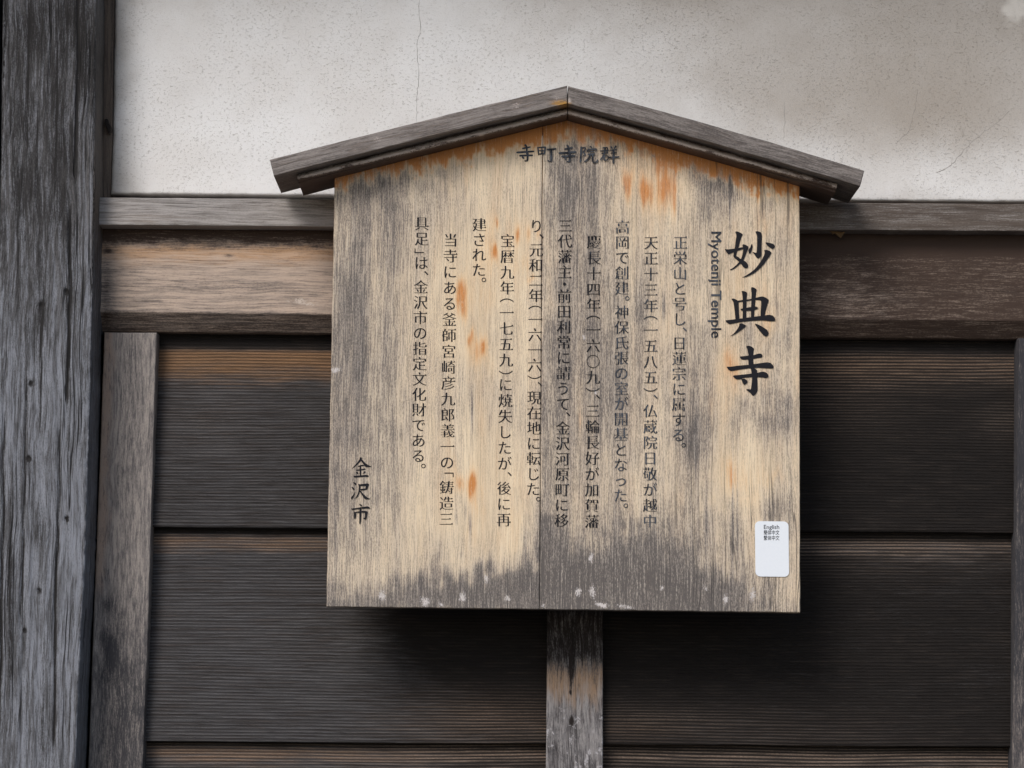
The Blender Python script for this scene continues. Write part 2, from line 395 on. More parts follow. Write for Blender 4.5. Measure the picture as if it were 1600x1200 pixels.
# hair cracks in the plaster
M['crack'] = plain('crack_shadow', rgb(158, 152, 146))
def crack(pts, wpx):
    V = []; Fc = []
    rnd = random.Random(int(pts[0][0]))
    fine = []
    for (a, b_) in zip(pts[:-1], pts[1:]):
        n = 6
        for k in range(n):
            t = k / n; fine.append((a[0] + (b_[0] - a[0]) * t + rnd.uniform(-1, 1), a[1] + (b_[1] - a[1]) * t + rnd.uniform(-1, 1)))
    fine.append(pts[-1])
    for i, p in enumerate(fine):
        q = fine[min(i + 1, len(fine) - 1)]; o = fine[max(i - 1, 0)]
        d = np.array([q[0] - o[0], q[1] - o[1]]); d = d / (np.linalg.norm(d) + 1e-6); nrm = np.array([-d[1], d[0]])
        ww = wpx * (.35 + .65 * rnd.random()) * (0.3 if i in (0, len(fine) - 1) else 1)
        for sgn in (-1, 1):
            V.append(P(p[0] + nrm[0] * sgn * ww / 2, p[1] + nrm[1] * sgn * ww / 2, -.0002))
    for i in range(len(fine) - 1): Fc.append([2 * i, 2 * i + 1, 2 * i + 3, 2 * i + 2])
    mesh('hair_crack', V, Fc, M['crack'], wall)
crack([(655, 0), (657, 50), (652, 62), (653, 95), (655, 118), (651, 150), (651, 190)], .9)
crack([(1508, 232), (1494, 250), (1480, 262), (1462, 270)], 1.4)
crack([(1434, 140), (1430, 170), (1420, 205), (1400, 225)], .8)
crack([(1578, 172), (1560, 190), (1535, 208), (1508, 232)], .8)
crack([(1226, 160), (1226, 190), (1225, 220)], .8)

# corner post
PEGS = ((104, 456, 2.4), (65, 478, 3), (49, 599, 2.6), (45, 717, 3), (104, 811, 3.2), (61, 923, 2.6), (39, 985, 2))
def m_post(x, y):
    up = sstep(620, 300, y)
    st = fbm(x / 7, y / 260, 5, 4) - .5
    d = .46 + up * .30 + st * .40 + (fbm(x / 16, y / 60, 8, 4) - .5) * .45
    d = d - blobs(x, y, [(60, 640, 30, 60, .25), (20, 660, 12, 90, .25), (105, 780, 30, 160, .35), (110, 1000, 28, 200, .25), (60, 950, 20, 120, .15), (140, 300, 12, 120, .35), (135, 380, 14, 60, .2)])
    d = d + blobs(x, y, [(72, 660, 8, 60, .35), (64, 830, 10, 40, .4), (106, 700, 4, 240, .4), (88, 900, 3, 160, .5), (16, 900, 4, 200, .5), (120, 60, 30, 200, .1)])
    # drying checks and peg holes
    for cx, y0, y1, wd, am in ((118, -80, 300, 1.4, 1.1), (112, 300, 660, 1.4, 1.0), (100, 640, 1200, 1.7, 1.1), (14, 620, 1210, 1.5, .9), (46, 560, 1000, 1.3, .9),
                               (85, 0, 320, 1.2, .7), (70, 420, 700, 1.2, .8), (56, 150, 330, 1.0, .7), (40, 0, 260, 1.0, .7), (80, 1000, 1200, 1.1, .7), (125, 860, 1200, 1.0, .6), (30, 300, 520, 1, .6)):
        xx = cx - (y - 300) * .018 + 3.0 * (fbm(y / 90, y * 0 + cx, 2, 2) - .5) * 2
        d = d + am * np.exp(-((x - xx) / wd) ** 2) * sstep(y0, y0 + 60, y) * sstep(y1, y1 - 60, y)
    for hx, hy, hr in PEGS:
        d = d + 1.3 * np.exp(-(((x - hx + 5 * (fbm(x / 4, y / 4, 3, 2) - .5)) / hr) ** 2 + ((y - hy) / (hr * 1.7)) ** 2)) + .25 * np.exp(-((x - hx) / (hr * 1.4)) ** 2 - ((y - hy - 16) / 18) ** 2)
    edge = sstep(144, 148, x + .02 * (y - 300)) * sstep(420, 300, y)
    d = d - edge * .35
    wrm = edge * .9 + up * .35
    return d, wrm, .15 * sstep(.6, .75, fbm(x / 5, y / 40, 14, 4))
def post_relief(x, y):
    h = 0 * x
    for hx, hy, hr in PEGS:
        h = h + .004 * np.exp(-(((x - hx) / hr) ** 2 + ((y - hy) / (hr * 1.3)) ** 2))
    for cx, y0, y1, wd, am in ((118, -80, 300, 2., 1.1), (112, 300, 660, 2, 1.0), (100, 640, 1200, 2, 1.1), (14, 620, 1210, 2, .9), (46, 560, 1000, 2, .9)):
        xx = cx - (y - 300) * .018 + 3.0 * (fbm(y / 90, y * 0 + cx, 2, 2) - .5) * 2
        h = h + .004 * am * np.exp(-((x - xx) / wd) ** 2) * sstep(y0, y0 + 60, y) * sstep(y1, y1 - 60, y)
    return h + (fbm(x / 9, y / 300, 44, 4) - .5) * .004
slab('corner_post', [(-20, -1250), (200, -1250)], [(-20, PB), (200, PB)], [(-1250, 10), (0, 5), (300, 1), (500, -4), (1200, -22), (PB, -50)],
     [(-1250, 154), (0, 151), (300, 149), (400, 147), (600, 142), (850, 135), (1000, 127), (1200, 119), (PB, 70)],
     -0.09, 0.06, M['post'], wall, m_post, step=2.2, r=5, rough=.9, seed=11, depth=post_relief)
# side jamb by the plaster, with its old peg
slab('jamb', [(140, -80), (190, -80)], [(140, 309), (190, 309)], [(-80, 152), (309, 152)], [(-80, 178.5), (0, 178), (200, 175), (309, 171)], -0.012, 0.05,
     M['jamb'], wall, lambda x, y: (.25 + sstep(172, 176, x) * .5 + sstep(200, 300, y) * .2, .3 + 0 * x, 0 * x), step=3, r=2, seed=6)
bar('peg', [(163, 186), (168, 185), (170, 193), (174, 198), (173, 204), (170, 209), (167, 202), (164, 196)], -0.022, -0.005, M['dark'], wall, bevel=.001)

# rail under the plaster
def m_rail(x, y):
    right = sstep(900, 1350, x)
    d = .16 + right * .70 + (fbm(x / 90, y / 6, 4, 4) - .5) * .5 + blobs(x, y, [(520, 318, 80, 12, .3), (420, 318, 100, 12, .15)])
    return d, blobs(x, y, [(1490, 345, 50, 8, .5), (1340, 335, 40, 8, .3), (230, 342, 60, 8, .25)]), blobs(x, y, [(210, 340, 14, 5, .35), (300, 333, 8, 4, .3), (445, 327, 12, 3, .3)])
slab('rail', [(130, 308.5), (1760, 320)], [(130, 351.5), (1760, 362.5)], [(200, 148), (500, 148)], [(200, 1760), (500, 1760)], -0.045, 0.05, M['rail'], wall, m_rail,
     step=4, r=1.6, seed=21)

# main tie beam: flat face above a chamfered lower edge
def beam_split(x): return 487 + (x - 162) * .010
def m_beam(x, y):
    nz = fbm(x / 26, y / 9, 3, 5) - .5; nf = fbm(x / 5, y / 4, 13, 3) - .5
    yy = y - (x - 162) * .007 + nz * 14 + nf * 8
    top = sstep(398, 366, yy)  # dark upper strip: the rail's shade painted onto the beam
    left = sstep(900, 700, x)
    d = top * 1.0 + (1 - left) * (1.0 + nz * .25 + nf * .12 + blobs(x, y, [(1330, 470, 90, 40, -.18), (1560, 440, 80, 60, -.05)]))
    d = d + left * (.04 + .12 * sstep(400, 470, y) + (fbm(x / 70, y / 5, 6, 4) - .5) * .35 + blobs(x, y, [(300, 445, 140, 7, .2), (166, 440, 9, 60, .5), (420, 450, 90, 6, .12)]))
    d = d + sstep(beam_split(x) - 4, beam_split(x) + 2, y + nz * 3) * left * .55  # chamfer painted darker, as shade on its downward face
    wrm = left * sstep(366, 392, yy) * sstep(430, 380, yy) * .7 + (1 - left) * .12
    pl = blobs(x, y, [(470, 470, 26, 5, .7), (340, 442, 8, 3, .5), (485, 476, 14, 3, .5)]) * (fbm(x / 5, y / 5, 31) * 1.6)
    d = d + blobs(x, y, [(357, 400, 8, 2.5, .9), (250, 469, 6, 1.6, .9), (230, 469.5, 30, 1.0, .5), (170, 392, 8, 3, .8)])
    return d, wrm, pl
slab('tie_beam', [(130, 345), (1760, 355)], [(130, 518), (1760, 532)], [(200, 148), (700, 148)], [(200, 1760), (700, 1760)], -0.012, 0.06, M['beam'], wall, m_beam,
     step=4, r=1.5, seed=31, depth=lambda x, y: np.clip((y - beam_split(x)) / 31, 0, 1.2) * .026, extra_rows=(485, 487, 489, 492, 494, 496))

# lapped cladding boards
def m_clad(row):
    def f(x, y):
        ytop = {0: 548, 1: 838, 2: 1168}[row] + (x - 235) * .0072
        n = fbm(x / 60, y / 12, 51 + row, 4) - .5; n2 = fbm(x / 180, y / 60, 61 + row, 4) - .5
        yy = y - ytop
        left = sstep(880, 420, x - n2 * 250)
        d = .25 + n2 * .4 + n * .25 + (1 - left) * .80 + (.12 if row == 0 else -.04 if row == 1 else .1)
        # protected, never silvered band right below the lap
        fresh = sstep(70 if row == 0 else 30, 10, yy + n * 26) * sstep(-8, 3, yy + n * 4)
        d = d + sstep(4, -10, yy + n * 8) * .9  # shadow line under the lap, painted into the board
        d = d - fresh * .25 - blobs(x, y, [(320, 1020, 120, 110, .16), (300, 700, 70, 60, .06)])
        wrm = fresh * (.95 if row == 0 else .36) * (.45 + .55 * left)
        # brown-black stretch sheltered by the board
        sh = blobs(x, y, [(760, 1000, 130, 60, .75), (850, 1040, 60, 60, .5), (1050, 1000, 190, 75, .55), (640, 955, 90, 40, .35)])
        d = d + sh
        d = d - .12 * left * sstep(.5, .7, fbm(x / 90, y / 10, 77, 4))
        b = fresh * .9 + blobs(x + n2 * 120, y, [(760, 1130, 130, 40, .75), (1000, 1130, 120, 26, .5), (1300, 620, 120, 60, .30), (1350, 870, 200, 30, .3), (1250, 1150, 200, 40, .25), (330, 650, 100, 60, .22), (1580, 660, 60, 30, .3)]) + .10 * sstep(.52, .7, fbm(x / 40, y / 5, 81, 3))
        if row == 2: b = b + .3
        wrm = wrm + blobs(x + n2 * 100, y, [(780, 1110, 120, 50, .35), (980, 1140, 90, 20, .3), (1320, 620, 140, 60, .16)])
        return d, wrm, b
    return f
rows = [(500, 508, 823, 833), (822, 832, 1158, 1168), (1157, 1167, PB, PB)]
for k, (a, b_, c, d_) in enumerate(rows):
    y0, y1 = a, c if k < 2 else 1500
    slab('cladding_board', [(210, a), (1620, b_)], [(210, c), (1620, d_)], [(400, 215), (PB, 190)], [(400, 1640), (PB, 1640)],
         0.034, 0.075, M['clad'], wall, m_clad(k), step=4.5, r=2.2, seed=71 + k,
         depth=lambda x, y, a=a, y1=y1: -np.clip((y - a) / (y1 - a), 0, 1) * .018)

# frame stiles and the middle batten
def m_stile(x, y):
    xl = 163 - (y - 520) * .037
    u = x - xl
    nz = fbm(x / 12, y / 30, 7, 5) - .5
    d = .10 + sstep(10, 40, u + nz * 24) * .28 + nz * .22 + sstep(850, 1120, y + nz * 120) * .45
    d = d + blobs(x, y, [(168, 945, 12, 12, .5), (172, 1010, 16, 60, .4), (206, 700, 20, 120, .12), (205, 560, 16, 60, .15)])
    wrm = sstep(26, 4, u + nz * 14) * sstep(960, 880, y) * .9
    pl = blobs(x, y, [(150, 1010, 5, 14, .7), (150, 1045, 4, 10, .5), (145, 1140, 6, 14, .4)])
    return d, wrm, pl
slab('frame_stile', [(100, 519), (300, 520)], [(100, PB), (300, PB)], [(400, 166), (520, 163), (800, 153), (1000, 145), (1200, 138), (PB, 90)],
     [(400, 249), (520, 245), (800, 237), (1000, 231), (1200, 223), (PB, 170)], -0.002, 0.06, M['stile'], wall, m_stile, step=3, r=2.5, seed=81)
slab('frame_stile', [(1560, 528), (1760, 530)], [(1560, PB), (1760, PB)], [(400, 1593), (540, 1591), (1200, 1581), (PB, 1560)], [(400, 1690), (PB, 1690)],
     -0.002, 0.06, M['stile'], wall, lambda x, y: (1.02 + (fbm(x / 10, y / 60, 3) - .5) * .4 - sstep(800, 1150, y) * .25, .35 + 0 * x, 0 * x), step=4, r=3, seed=83)
def m_batten(x, y):
    nx = fbm(x / 7, y / 90, 17, 4) - .5; nz = fbm(x / 10, y / 16, 27, 5) - .5
    yy = y + nx * 36 + nz * 30 - blobs(x, y, [(893, 1060, 9, 50, 18)])
    d = .95 * sstep(1076, 1014, yy) + nz * .4
    lo = sstep(1085, 1130, yy)
    d = d + lo * (.45 + (fbm(x / 20, y / 26, 37, 4) - .5) * .8) + blobs(x, y, [(892, 1075, 3, 40, .6), (893, 1126, 4, 8, 1.2), (891, 1082, 2, 3, 1)])
    wrm = sstep(1016, 1052, yy) * sstep(1125, 1050, yy) * .75 + sstep(1000, 960, y) * .45 * sstep(.45, .7, fbm(x / 6, y / 300, 47))
    pl = lo * sstep(.58, .72, fbm(x / 9, y / 11, 57, 4)) * .6
    return d, wrm, pl
slab('batten', [(800, 519), (1000, 520)], [(800, PB), (1000, PB)], [(500, 858), (960, 855), (1200, 853), (PB, 845)], [(500, 942), (1200, 942), (PB, 942)],
     -0.002, 0.06, M['batten'], wall, m_batten, step=2.2, r=2.2, seed=91)

# eaves over the wall (unseen above the frame, added to shade the plaster top)
M['shading_eave'] = plain('shading_eave_timber', rgb(86, 72, 60))
def shading_eave():
    V = [(-4, .16, 3.66), (4.5, .16, 3.66), (4.5, -.85, 3.42), (-4, -.85, 3.42)]
    V += [(x, y, z + .06) for x, y, z in V]
    mesh('shading_eaves', V, [[0, 1, 2, 3], [4, 5, 6, 7], [0, 1, 5, 4], [1, 2, 6, 5], [2, 3, 7, 6], [3, 0, 4, 7]], M['shading_eave'], wall)
shading_eave()

# ================================================================== the notice board
sign = thing('notice_board', 'weathered wooden temple notice board with a small gabled roof and columns of black Japanese writing', 'notice board',
             tuple(P(880, 955, -.11)))
BY = -0.130       # front of the planks
def roofline(x): return np.interp(x, [523, 887, 1249], [277, 187, 288])
def m_board(x, y):
    wob = (fbm(x / 26, y / 150, 101, 4) - .5); wob2 = (fbm(x / 9, y / 130, 111, 4) - .5)
    spot = (fbm(x / 30, y / 34, 121, 5) - .5)
    wx = x + wob * 20 + spot * 10; wy = y + wob2 * 26 + spot * 40
    dtop = y - roofline(x)
    left = (x < 848 - (y - 235) * .007).astype(float)
    band = fbm(x / 15, y / 420, 141, 3) - .5; band2 = fbm(x / 5, y / 260, 151, 3) - .5
    d = .22 + wob * .22 + wob2 * .10 + spot * .26 + band * .26 + band2 * .16 + .12 * sstep(680, 600, x) + .05 * np.exp(-((x - 920) / 70) ** 2)
    d = d + (1 - left) * .13 - (1 - left) * .08 * sstep(1090, 1130, x)
    d = d + blobs(wx, wy, [
        (535, 560, 70, 420, .24), (556, 540, 26, 150, .14), (545, 720, 40, 120, .05), (620, 500, 45, 330, .14), (640, 310, 130, 50, .12), (590, 300, 60, 40, .06), (660, 370, 60, 60, .08),
        (705, 640, 18, 100, .16), (735, 620, 22, 40, .14), (800, 520, 16, 40, .14), (780, 600, 40, 36, .14), (790, 660, 30, 60, .10), (815, 640, 20, 60, .16), (700, 320, 60, 50, .10),
        (600, 930, 120, 26, .30), (720, 925, 70, 30, .55), (790, 920, 70, 38, .60), (690, 890, 20, 40, .25),
        (905, 300, 60, 300, .05), (880, 915, 60, 55, .62), (960, 905, 80, 60, .60), (1050, 915, 80, 50, .62), (1140, 930, 90, 36, .5), (860, 850, 30, 60, .40), (1000, 840, 60, 40, .24), (1040, 810, 30, 24, .12),
        (900, 420, 60, 210, .17), (868, 560, 26, 160, .28), (920, 600, 50, 150, .14), (970, 590, 40, 110, .20), (1000, 470, 16, 60, .22), (900, 290, 70, 70, .22), (870, 730, 40, 60, .10), (940, 240, 70, 26, .1),
        (1125, 305, 36, 44, .42), (1110, 275, 60, 20, .14), (1180, 275, 50, 14, .08), (1195, 330, 30, 24, .22), (1090, 690, 32, 60, .36), (1060, 640, 26, 60, .14), (1085, 560, 26, 60, .12),
        (1222, 650, 30, 46, .38), (1180, 650, 60, 22, .18), (1222, 520, 22, 40, .20), (1215, 590, 16, 16, .1), (1216, 800, 26, 40, .30), (1120, 820, 50, 30, .16), (1160, 860, 30, 40, .16), (1225, 390, 18, 40, .18), (1170, 530, 60, 30, .14), (1150, 390, 50, 40, .08), (1220, 905, 20, 50, .1),
        (1240, 930, 26, 40, -.25), (760, 760, 60, 110, -.20), (660, 820, 40, 90, -.18), (760, 470, 90, 150, -.12), (1150, 735, 60, 50, -.26), (1020, 300, 80, 60, -.16), (830, 700, 16, 200, -.12), (1175, 440, 40, 60, -.06), (840, 300, 14, 120, -.14), (700, 480, 30, 80, -.1)])
    # single dark drips that follow the fibres
    for cx, cy, ln, am in ((738, 645, 30, .7), (735, 820, 26, .9), (728, 800, 20, .5), (713, 812, 14, .5), (752, 905, 30, .5), (800, 780, 22, .3), (655, 920, 30, .4), (1086, 690, 40, .5), (1104, 800, 60, .4), (1152, 770, 90, .35),
                           (1144, 800, 110, .4), (1037, 480, 24, .6), (1141, 300, 70, .5), (566, 530, 40, .4), (1060, 330, 30, .3), (696, 610, 40, .3), (820, 850, 30, .35), (848, 900, 60, .4)):
        d = d + am * np.exp(-((x - cx - 3 * wob) / 1.7) ** 2 - ((y - cy) / ln) ** 2)
    # the dark rim where water hangs along the bottom edge
    bot = 948 + (x - 510) * .0122
    d = d + sstep(bot - 26, bot - 2, y + spot * 20) * .18
    # fresh orange wood sheltered by the little roof
    o = sstep(38, -4, dtop + wob2 * 26 + spot * 26 + (fbm(x / 4, y / 9, 171, 3) - .5) * 34 + wob * 14 + 8 * sstep(760, 560, x)) * 1.25
    o = o * (1 - .35 * np.exp(-((x - 900) / 30) ** 2))
    d = d - o * .25
    d = d + np.exp(-((dtop - 30 + wob2 * 30) / 16) ** 2) * .14 * (sstep(760, 700, x) + sstep(1040, 1080, x) * sstep(1190, 1150, x))
    o = o + blobs(wx * .5 + x * .5, y + wob2 * 34, [(978, 288, 8, 26, 1.1), (1008, 302, 9, 22, .9), (1043, 300, 14, 34, 1.0), (1035, 262, 10, 14, .6), (720, 448, 6, 24, .9), (722, 480, 8, 18, .5),
        (772, 402, 6, 13, .8), (776, 352, 5, 12, .6), (808, 360, 5, 14, .6), (828, 358, 5, 12, .6), (842, 366, 4, 14, .7), (833, 432, 10, 7, .6), (735, 530, 8, 12, .7), (757, 536, 7, 14, .7), (747, 552, 16, 16, .35), (822, 405, 6, 16, .4),
        (718, 758, 7, 16, .7), (738, 760, 9, 24, .95), (745, 790, 6, 16, .4), (1145, 745, 8, 34, .6), (1138, 560, 8, 24, .45), (1150, 590, 6, 30, .3), (1210, 745, 12, 12, .35), (770, 470, 8, 20, .3), (905, 660, 5, 20, .45), (1205, 490, 16, 30, .3), (1200, 345, 22, 22, .3), (1110, 640, 8, 40, .3)])
    streak = .15 + 1.6 * fbm(x / 3.0, y / 60, 161, 3)
    o = np.where(dtop > 30, o * streak, o)
    o = o + .42 * np.exp(-(np.maximum(dtop, 0) / 52) ** 2) + .30 * sstep(.45, .75, fbm(x / 26, y / 120, 131, 3)) * sstep(600, 720, x)
    o = o + blobs(wx, wy, [(1000, 285, 70, 55, .30), (830, 400, 24, 90, .18), (770, 400, 40, 70, .20), (735, 545, 34, 34, .25), (733, 760, 36, 36, .25), (1160, 745, 50, 40, .30), (1140, 570, 30, 60, .2), (720, 460, 22, 46, .25), (1090, 245, 60, 14, .4), (1200, 500, 30, 60, .15), (890, 210, 90, 16, .3)])
    d = d - .30 * np.clip(o - .2, 0, 1)
    # knot
    d = d + .8 * np.exp(-(((x - 1022) / 2.2) ** 2 + ((y - 244) / 2.2) ** 2)) + .12 * np.exp(-(np.hypot((x - 1022) / 1, (y - 244)) - 5) ** 2 / 3)
    p = blobs(x + spot * 8, y + wob2 * 8, [(922, 872, 3, 7, 1), (903, 926, 4, 6, .95), (925, 925, 4, 9, .95), (941, 946, 7, 4, 1), (932, 944, 4, 3, .8), (1036, 916, 3, 4, .8), (1101, 918, 3, 4, .7), (1134, 936, 5, 8, .9), (1175, 930, 4, 9, .8),
        (597, 930, 6, 9, .8), (664, 940, 8, 8, .8), (722, 934, 5, 8, .8), (759, 903, 3, 8, .8), (792, 935, 5, 4, .8), (526, 578, 7, 4, 1), (976, 948, 14, 3, .6), (848, 946, 4, 3, .5), (912, 525, 3, 4, .8), (930, 613, 3, 4, .8), (560, 575, 2, 12, .3), (690, 944, 5, 4, .6)])
    return d, o, p
JT, JB = (848, 190), (843, 952)
slab('plank', [(500, 277 + 23 * .247), (523, 277), (860, 277 - 337 * .2472)], [(500, 947.7), (860, 952.2)], [(150, 526), (277, 523), (948, 510), (1000, 509)], [(150, 847.8), (235, 847.4), (950, 842.6)],
     BY, BY + .036, M['board'], sign, m_board, step=2.4, r=1.6, rough=.8, seed=201)
slab('plank', [(830, 202), (887, 187), (1260, 291)], [(830, 951.9), (1260, 957.2)], [(150, 848.6), (235, 848.2), (950, 843.4)], [(150, 1249), (950, 1250)],
     BY + .0004, BY + .036, M['board'], sign, m_board, step=2.4, r=1.6, rough=.8, seed=203)
# little roof: two sloping boards mitred at the ridge
def m_slab(x, y):
    n = fbm(x / 40, (y - roofline(x)) / 6, 301, 4) - .5
    dd = .35 + n * .4 + sstep(880, 900, x) * .22
    orange = blobs(x, y, [(876, 161, 14, 3.5, 1.4)])
    pl = blobs(x, y, [(870, 152, 8, 5, .55), (805, 165, 10, 8, .5), (590, 218, 14, 6, .4), (490, 238, 12, 4, .5), (890, 157, 3, 4, .9), (555, 235, 8, 4, .3)]) * (.5 + fbm(x / 6, y / 6, 303))
    return dd, orange, pl
slab('roof_board', [(380, 256.9), (886.5, 134.2)], [(380, 283.4), (886.5, 162)], [(134, 421 - 24), (247, 421), (272, 427), (300, 433.7)], [(100, 886.5), (300, 886.5)],
     -.192, -.066, M['slabL'], sign, m_slab, step=4, r=1.5, rough=.8, seed=211, extra_rows=())
slab('roof_board', [(887.5, 134.2), (1400, 275.4)], [(887.5, 162), (1400, 302)], [(100, 887.5), (350, 887.5)], [(134, 1385), (262, 1351.5), (287, 1345), (330, 1333.7)],
     -.192, -.066, M['slabR'], sign, m_slab, step=4, r=1.5, rough=.8, seed=213)
def mould_profile(y_top):
    def f(x, y):
        t = np.clip((y - y_top(x)) / 18.5, 0, 1)
        return np.interp(t, [0, .25, .45, .6, .8, .92, 1], [.014, .013, .006, 0, 0, .004, .012])
    return f
def m_mould(ytop):
    def f(x, y):
        t = np.clip((y - ytop(x)) / 18.5, 0, 1)
        n = fbm(x / 20, t * 4, 311, 4) - .5
        rub_highlight = np.exp(-((t - .60) / .27) ** 2) * sstep(-.36, .12, fbm(x / 30, t * 3, 313, 4) - .45)  # worn nose band with its highlight painted paler
        return .55 + n * .5 - rub_highlight * .2, blobs(x, y, [(893, 172, 7, 8, 1.3), (883, 172, 3, 8, .6)]), rub_highlight * .95 + blobs(x, y, [(752, 209, 4, 4, .8), (517, 262, 2, 4, .8)])
    return f
tl = lambda x: 162.8 + (886.5 - x) * .2445
tr = lambda x: 162.8 + (x - 887.5) * .2770
slab('moulding', [(440, tl(440)), (886.5, tl(886.5))], [(440, tl(440) + 18.5), (886.5, tl(886.5) + 18.5)], [(150, 440), (268, 463), (288, 467), (320, 473)], [(100, 886.5), (300, 886.5)],
     -.172, -.067, M['mouldL'], sign, m_mould(tl), step=1.6, r=.8, rough=.5, seed=221, depth=mould_profile(tl))
slab('moulding', [(887.5, tr(887.5)), (1340, tr(1340))], [(887.5, tr(887.5) + 18.5), (1340, tr(1340) + 18.5)], [(100, 887.5), (330, 887.5)], [(150, 1340), (280, 1310.5), (298, 1306), (330, 1298)],
     -.172, -.067, M['mouldR'], sign, m_mould(tr), step=1.6, r=.8, rough=.5, seed=223, depth=mould_profile(tr))
# cleats that hold it to the wall
bar('cleat', [(865, 560), (930, 560), (930, 640), (865, 640)], BY + .037, -.003, M['dark'], sign)
bar('cleat', [(865, 840), (930, 840), (930, 900), (865, 900)], BY + .037, -.003, M['dark'], sign)
bar('cleat', [(640, 325), (1130, 329), (1130, 345), (640, 341)], BY + .037, -.046, M['dark'], sign)

# ------------------------------------------------------------------ writing
LY = BY - .0006
def fill2d(contours):
    """triangles inside closed outlines (winding number not zero): vertices, faces"""
    pts = []; ed = []
    for c in contours:
        n = len(pts); m = len(c)
        if m < 3: continue
        pts += [Vector((float(q[0]), float(q[1]))) for q in c]; ed += [(n + k, n + (k + 1) % m) for k in range(m)]
    vv, _, ff, *_ = delaunay_2d_cdt(pts, ed, [], 0, 1e-4)
    V = np.array([v[:] for v in vv]); T = np.array([f for f in ff if len(f) == 3])
    cen = V[T].mean(1)
    wn = np.zeros(len(T), int)
    for c in contours:
        a = np.array(c, float); b_ = np.roll(a, -1, 0)
        y = cen[:, 1][:, None]; x = cen[:, 0][:, None]
        up = (a[:, 1] <= y) & (b_[:, 1] > y); dn = (a[:, 1] > y) & (b_[:, 1] <= y)
        cr = (b_[:, 0] - a[:, 0]) * (y - a[:, 1]) - (x - a[:, 0]) * (b_[:, 1] - a[:, 1])
        wn += (up & (cr > 0)).sum(1) - (dn & (cr < 0)).sum(1)
    return V, [list(map(int, t)) for t, w_ in zip(T, wn) if w_ != 0]
def flat(name, contours, Y, mat, parent, label=None):
    V, Fc = fill2d(contours)
    return mesh(name, P(V[:, 0], V[:, 1], Y), Fc, mat, parent, None, False, label)
def flat_text(name, text, place, Y, mat, parent, bold=0.0):
    """lettering in the plain face; place maps letter coordinates to photo pixels"""
    g = glyph(text)
    if bold: g = mincho(g, -bold, bold, False)[0]
    al = np.vstack(g); q = place(al); k = np.cumsum([0] + [len(c) for c in g])
    return flat(name, [q[a:b_] for a, b_ in zip(k[:-1], k[1:])], Y, mat, parent)

_glyph = {}
def glyph(ch, res=5):
    if ch in _glyph: return _glyph[ch]
    c = bpy.data.curves.new('t', 'FONT'); c.body = ch
    o = bpy.data.objects.new('t', c); COL.objects.link(o)
    k = o.to_curve(bpy.context.evaluated_depsgraph_get())
    out = []
    for s in k.splines:
        bp = s.bezier_points; n = len(bp); pts = []
        for i in range(n):
            a, b_ = bp[i], bp[(i + 1) % n]
            p0, p1, p2, p3 = (np.array(q[:2]) for q in (a.co, a.handle_right, b_.handle_left, b_.co))
            straight = abs(np.cross(p1 - p0, p3 - p0)) + abs(np.cross(p2 - p0, p3 - p0)) < 1e-5
            for t in ([0] if straight else np.linspace(0, 1, res, endpoint=False)):
                pts.append((1 - t) ** 3 * p0 + 3 * (1 - t) ** 2 * t * p1 + 3 * (1 - t) * t * t * p2 + t ** 3 * p3)
        q = [pts[0]]
        for p in pts[1:]:
            if np.linalg.norm(p - q[-1]) > 1e-4: q.append(p)
        if np.linalg.norm(q[0] - q[-1]) < 1e-4: q.pop()
        out.append(np.array(q))
    o.to_curve_clear(); bpy.data.objects.remove(o); bpy.data.curves.remove(c)
    _glyph[ch] = out; return out
def mincho(cont, thin=.021, thick=.006, serif=True):
    """turn an even-stroke glyph into a serif one: thin horizontals, full verticals, triangular stops"""
    areas = [.5 * np.sum(c[:, 0] * np.roll(c[:, 1], -1) - np.roll(c[:, 0], -1) * c[:, 1]) for c in cont]
    big = areas[int(np.argmax(np.abs(areas)))]
    out = []; extra = []
    for c in cont:
        n = len(c)
        e = np.roll(c, -1, 0) - c; L = np.linalg.norm(e, axis=1) + 1e-9
        nr = np.stack([e[:, 1], -e[:, 0]], 1) / L[:, None]          # outward for counter-clockwise outer outlines
        if big < 0: nr = -nr
        d = thick * nr[:, 0] ** 2 - thin * nr[:, 1] ** 2 * np.clip(abs(nr[:, 1]) * 1.6 - .6, 0, 1)
        v = np.zeros_like(c)
        for i in range(n):
            n1, n2, d1, d2 = nr[i - 1], nr[i], d[i - 1], d[i]
            det = n1[0] * n2[1] - n1[1] * n2[0]
            if abs(det) > .35:
                v[i] = ((d1 * n2[1] - d2 * n1[1]) / det, (n1[0] * d2 - n2[0] * d1) / det)
            else:
                m = n1 + n2; m = m / (np.linalg.norm(m) + 1e-9); v[i] = m * (d1 + d2) / 2
        ln = np.linalg.norm(v, axis=1, keepdims=True) + 1e-9; v = v * np.minimum(1, .03 / ln)
        w_ = c + v
        out.append(w_)
        if serif:
            for i in range(n):      # right-hand end of a horizontal stroke
                j = (i + 1) % n
                if nr[i, 0] > .97 and .045 < L[i] < .10 and abs(nr[i - 1][1]) > .97 and abs(nr[j][1]) > .97 and L[i - 1] > .12 and L[j] > .12:
                    hi, lo_ = (w_[i], w_[j]) if w_[i][1] > w_[j][1] else (w_[j], w_[i])
                    extra.append(np.array([[hi[0] + .012, lo_[1]], [hi[0] + .006, hi[1] + .012], [hi[0] - .035, hi[1] + .062], [hi[0] - .12, hi[1] - .002], [hi[0] - .105, lo_[1] + .002]]))
    return out, extra
PUNCT = {'、': .57, '。': .57, '（': .57, '）': .57, '「': .57, '」': .57, '・': .57}
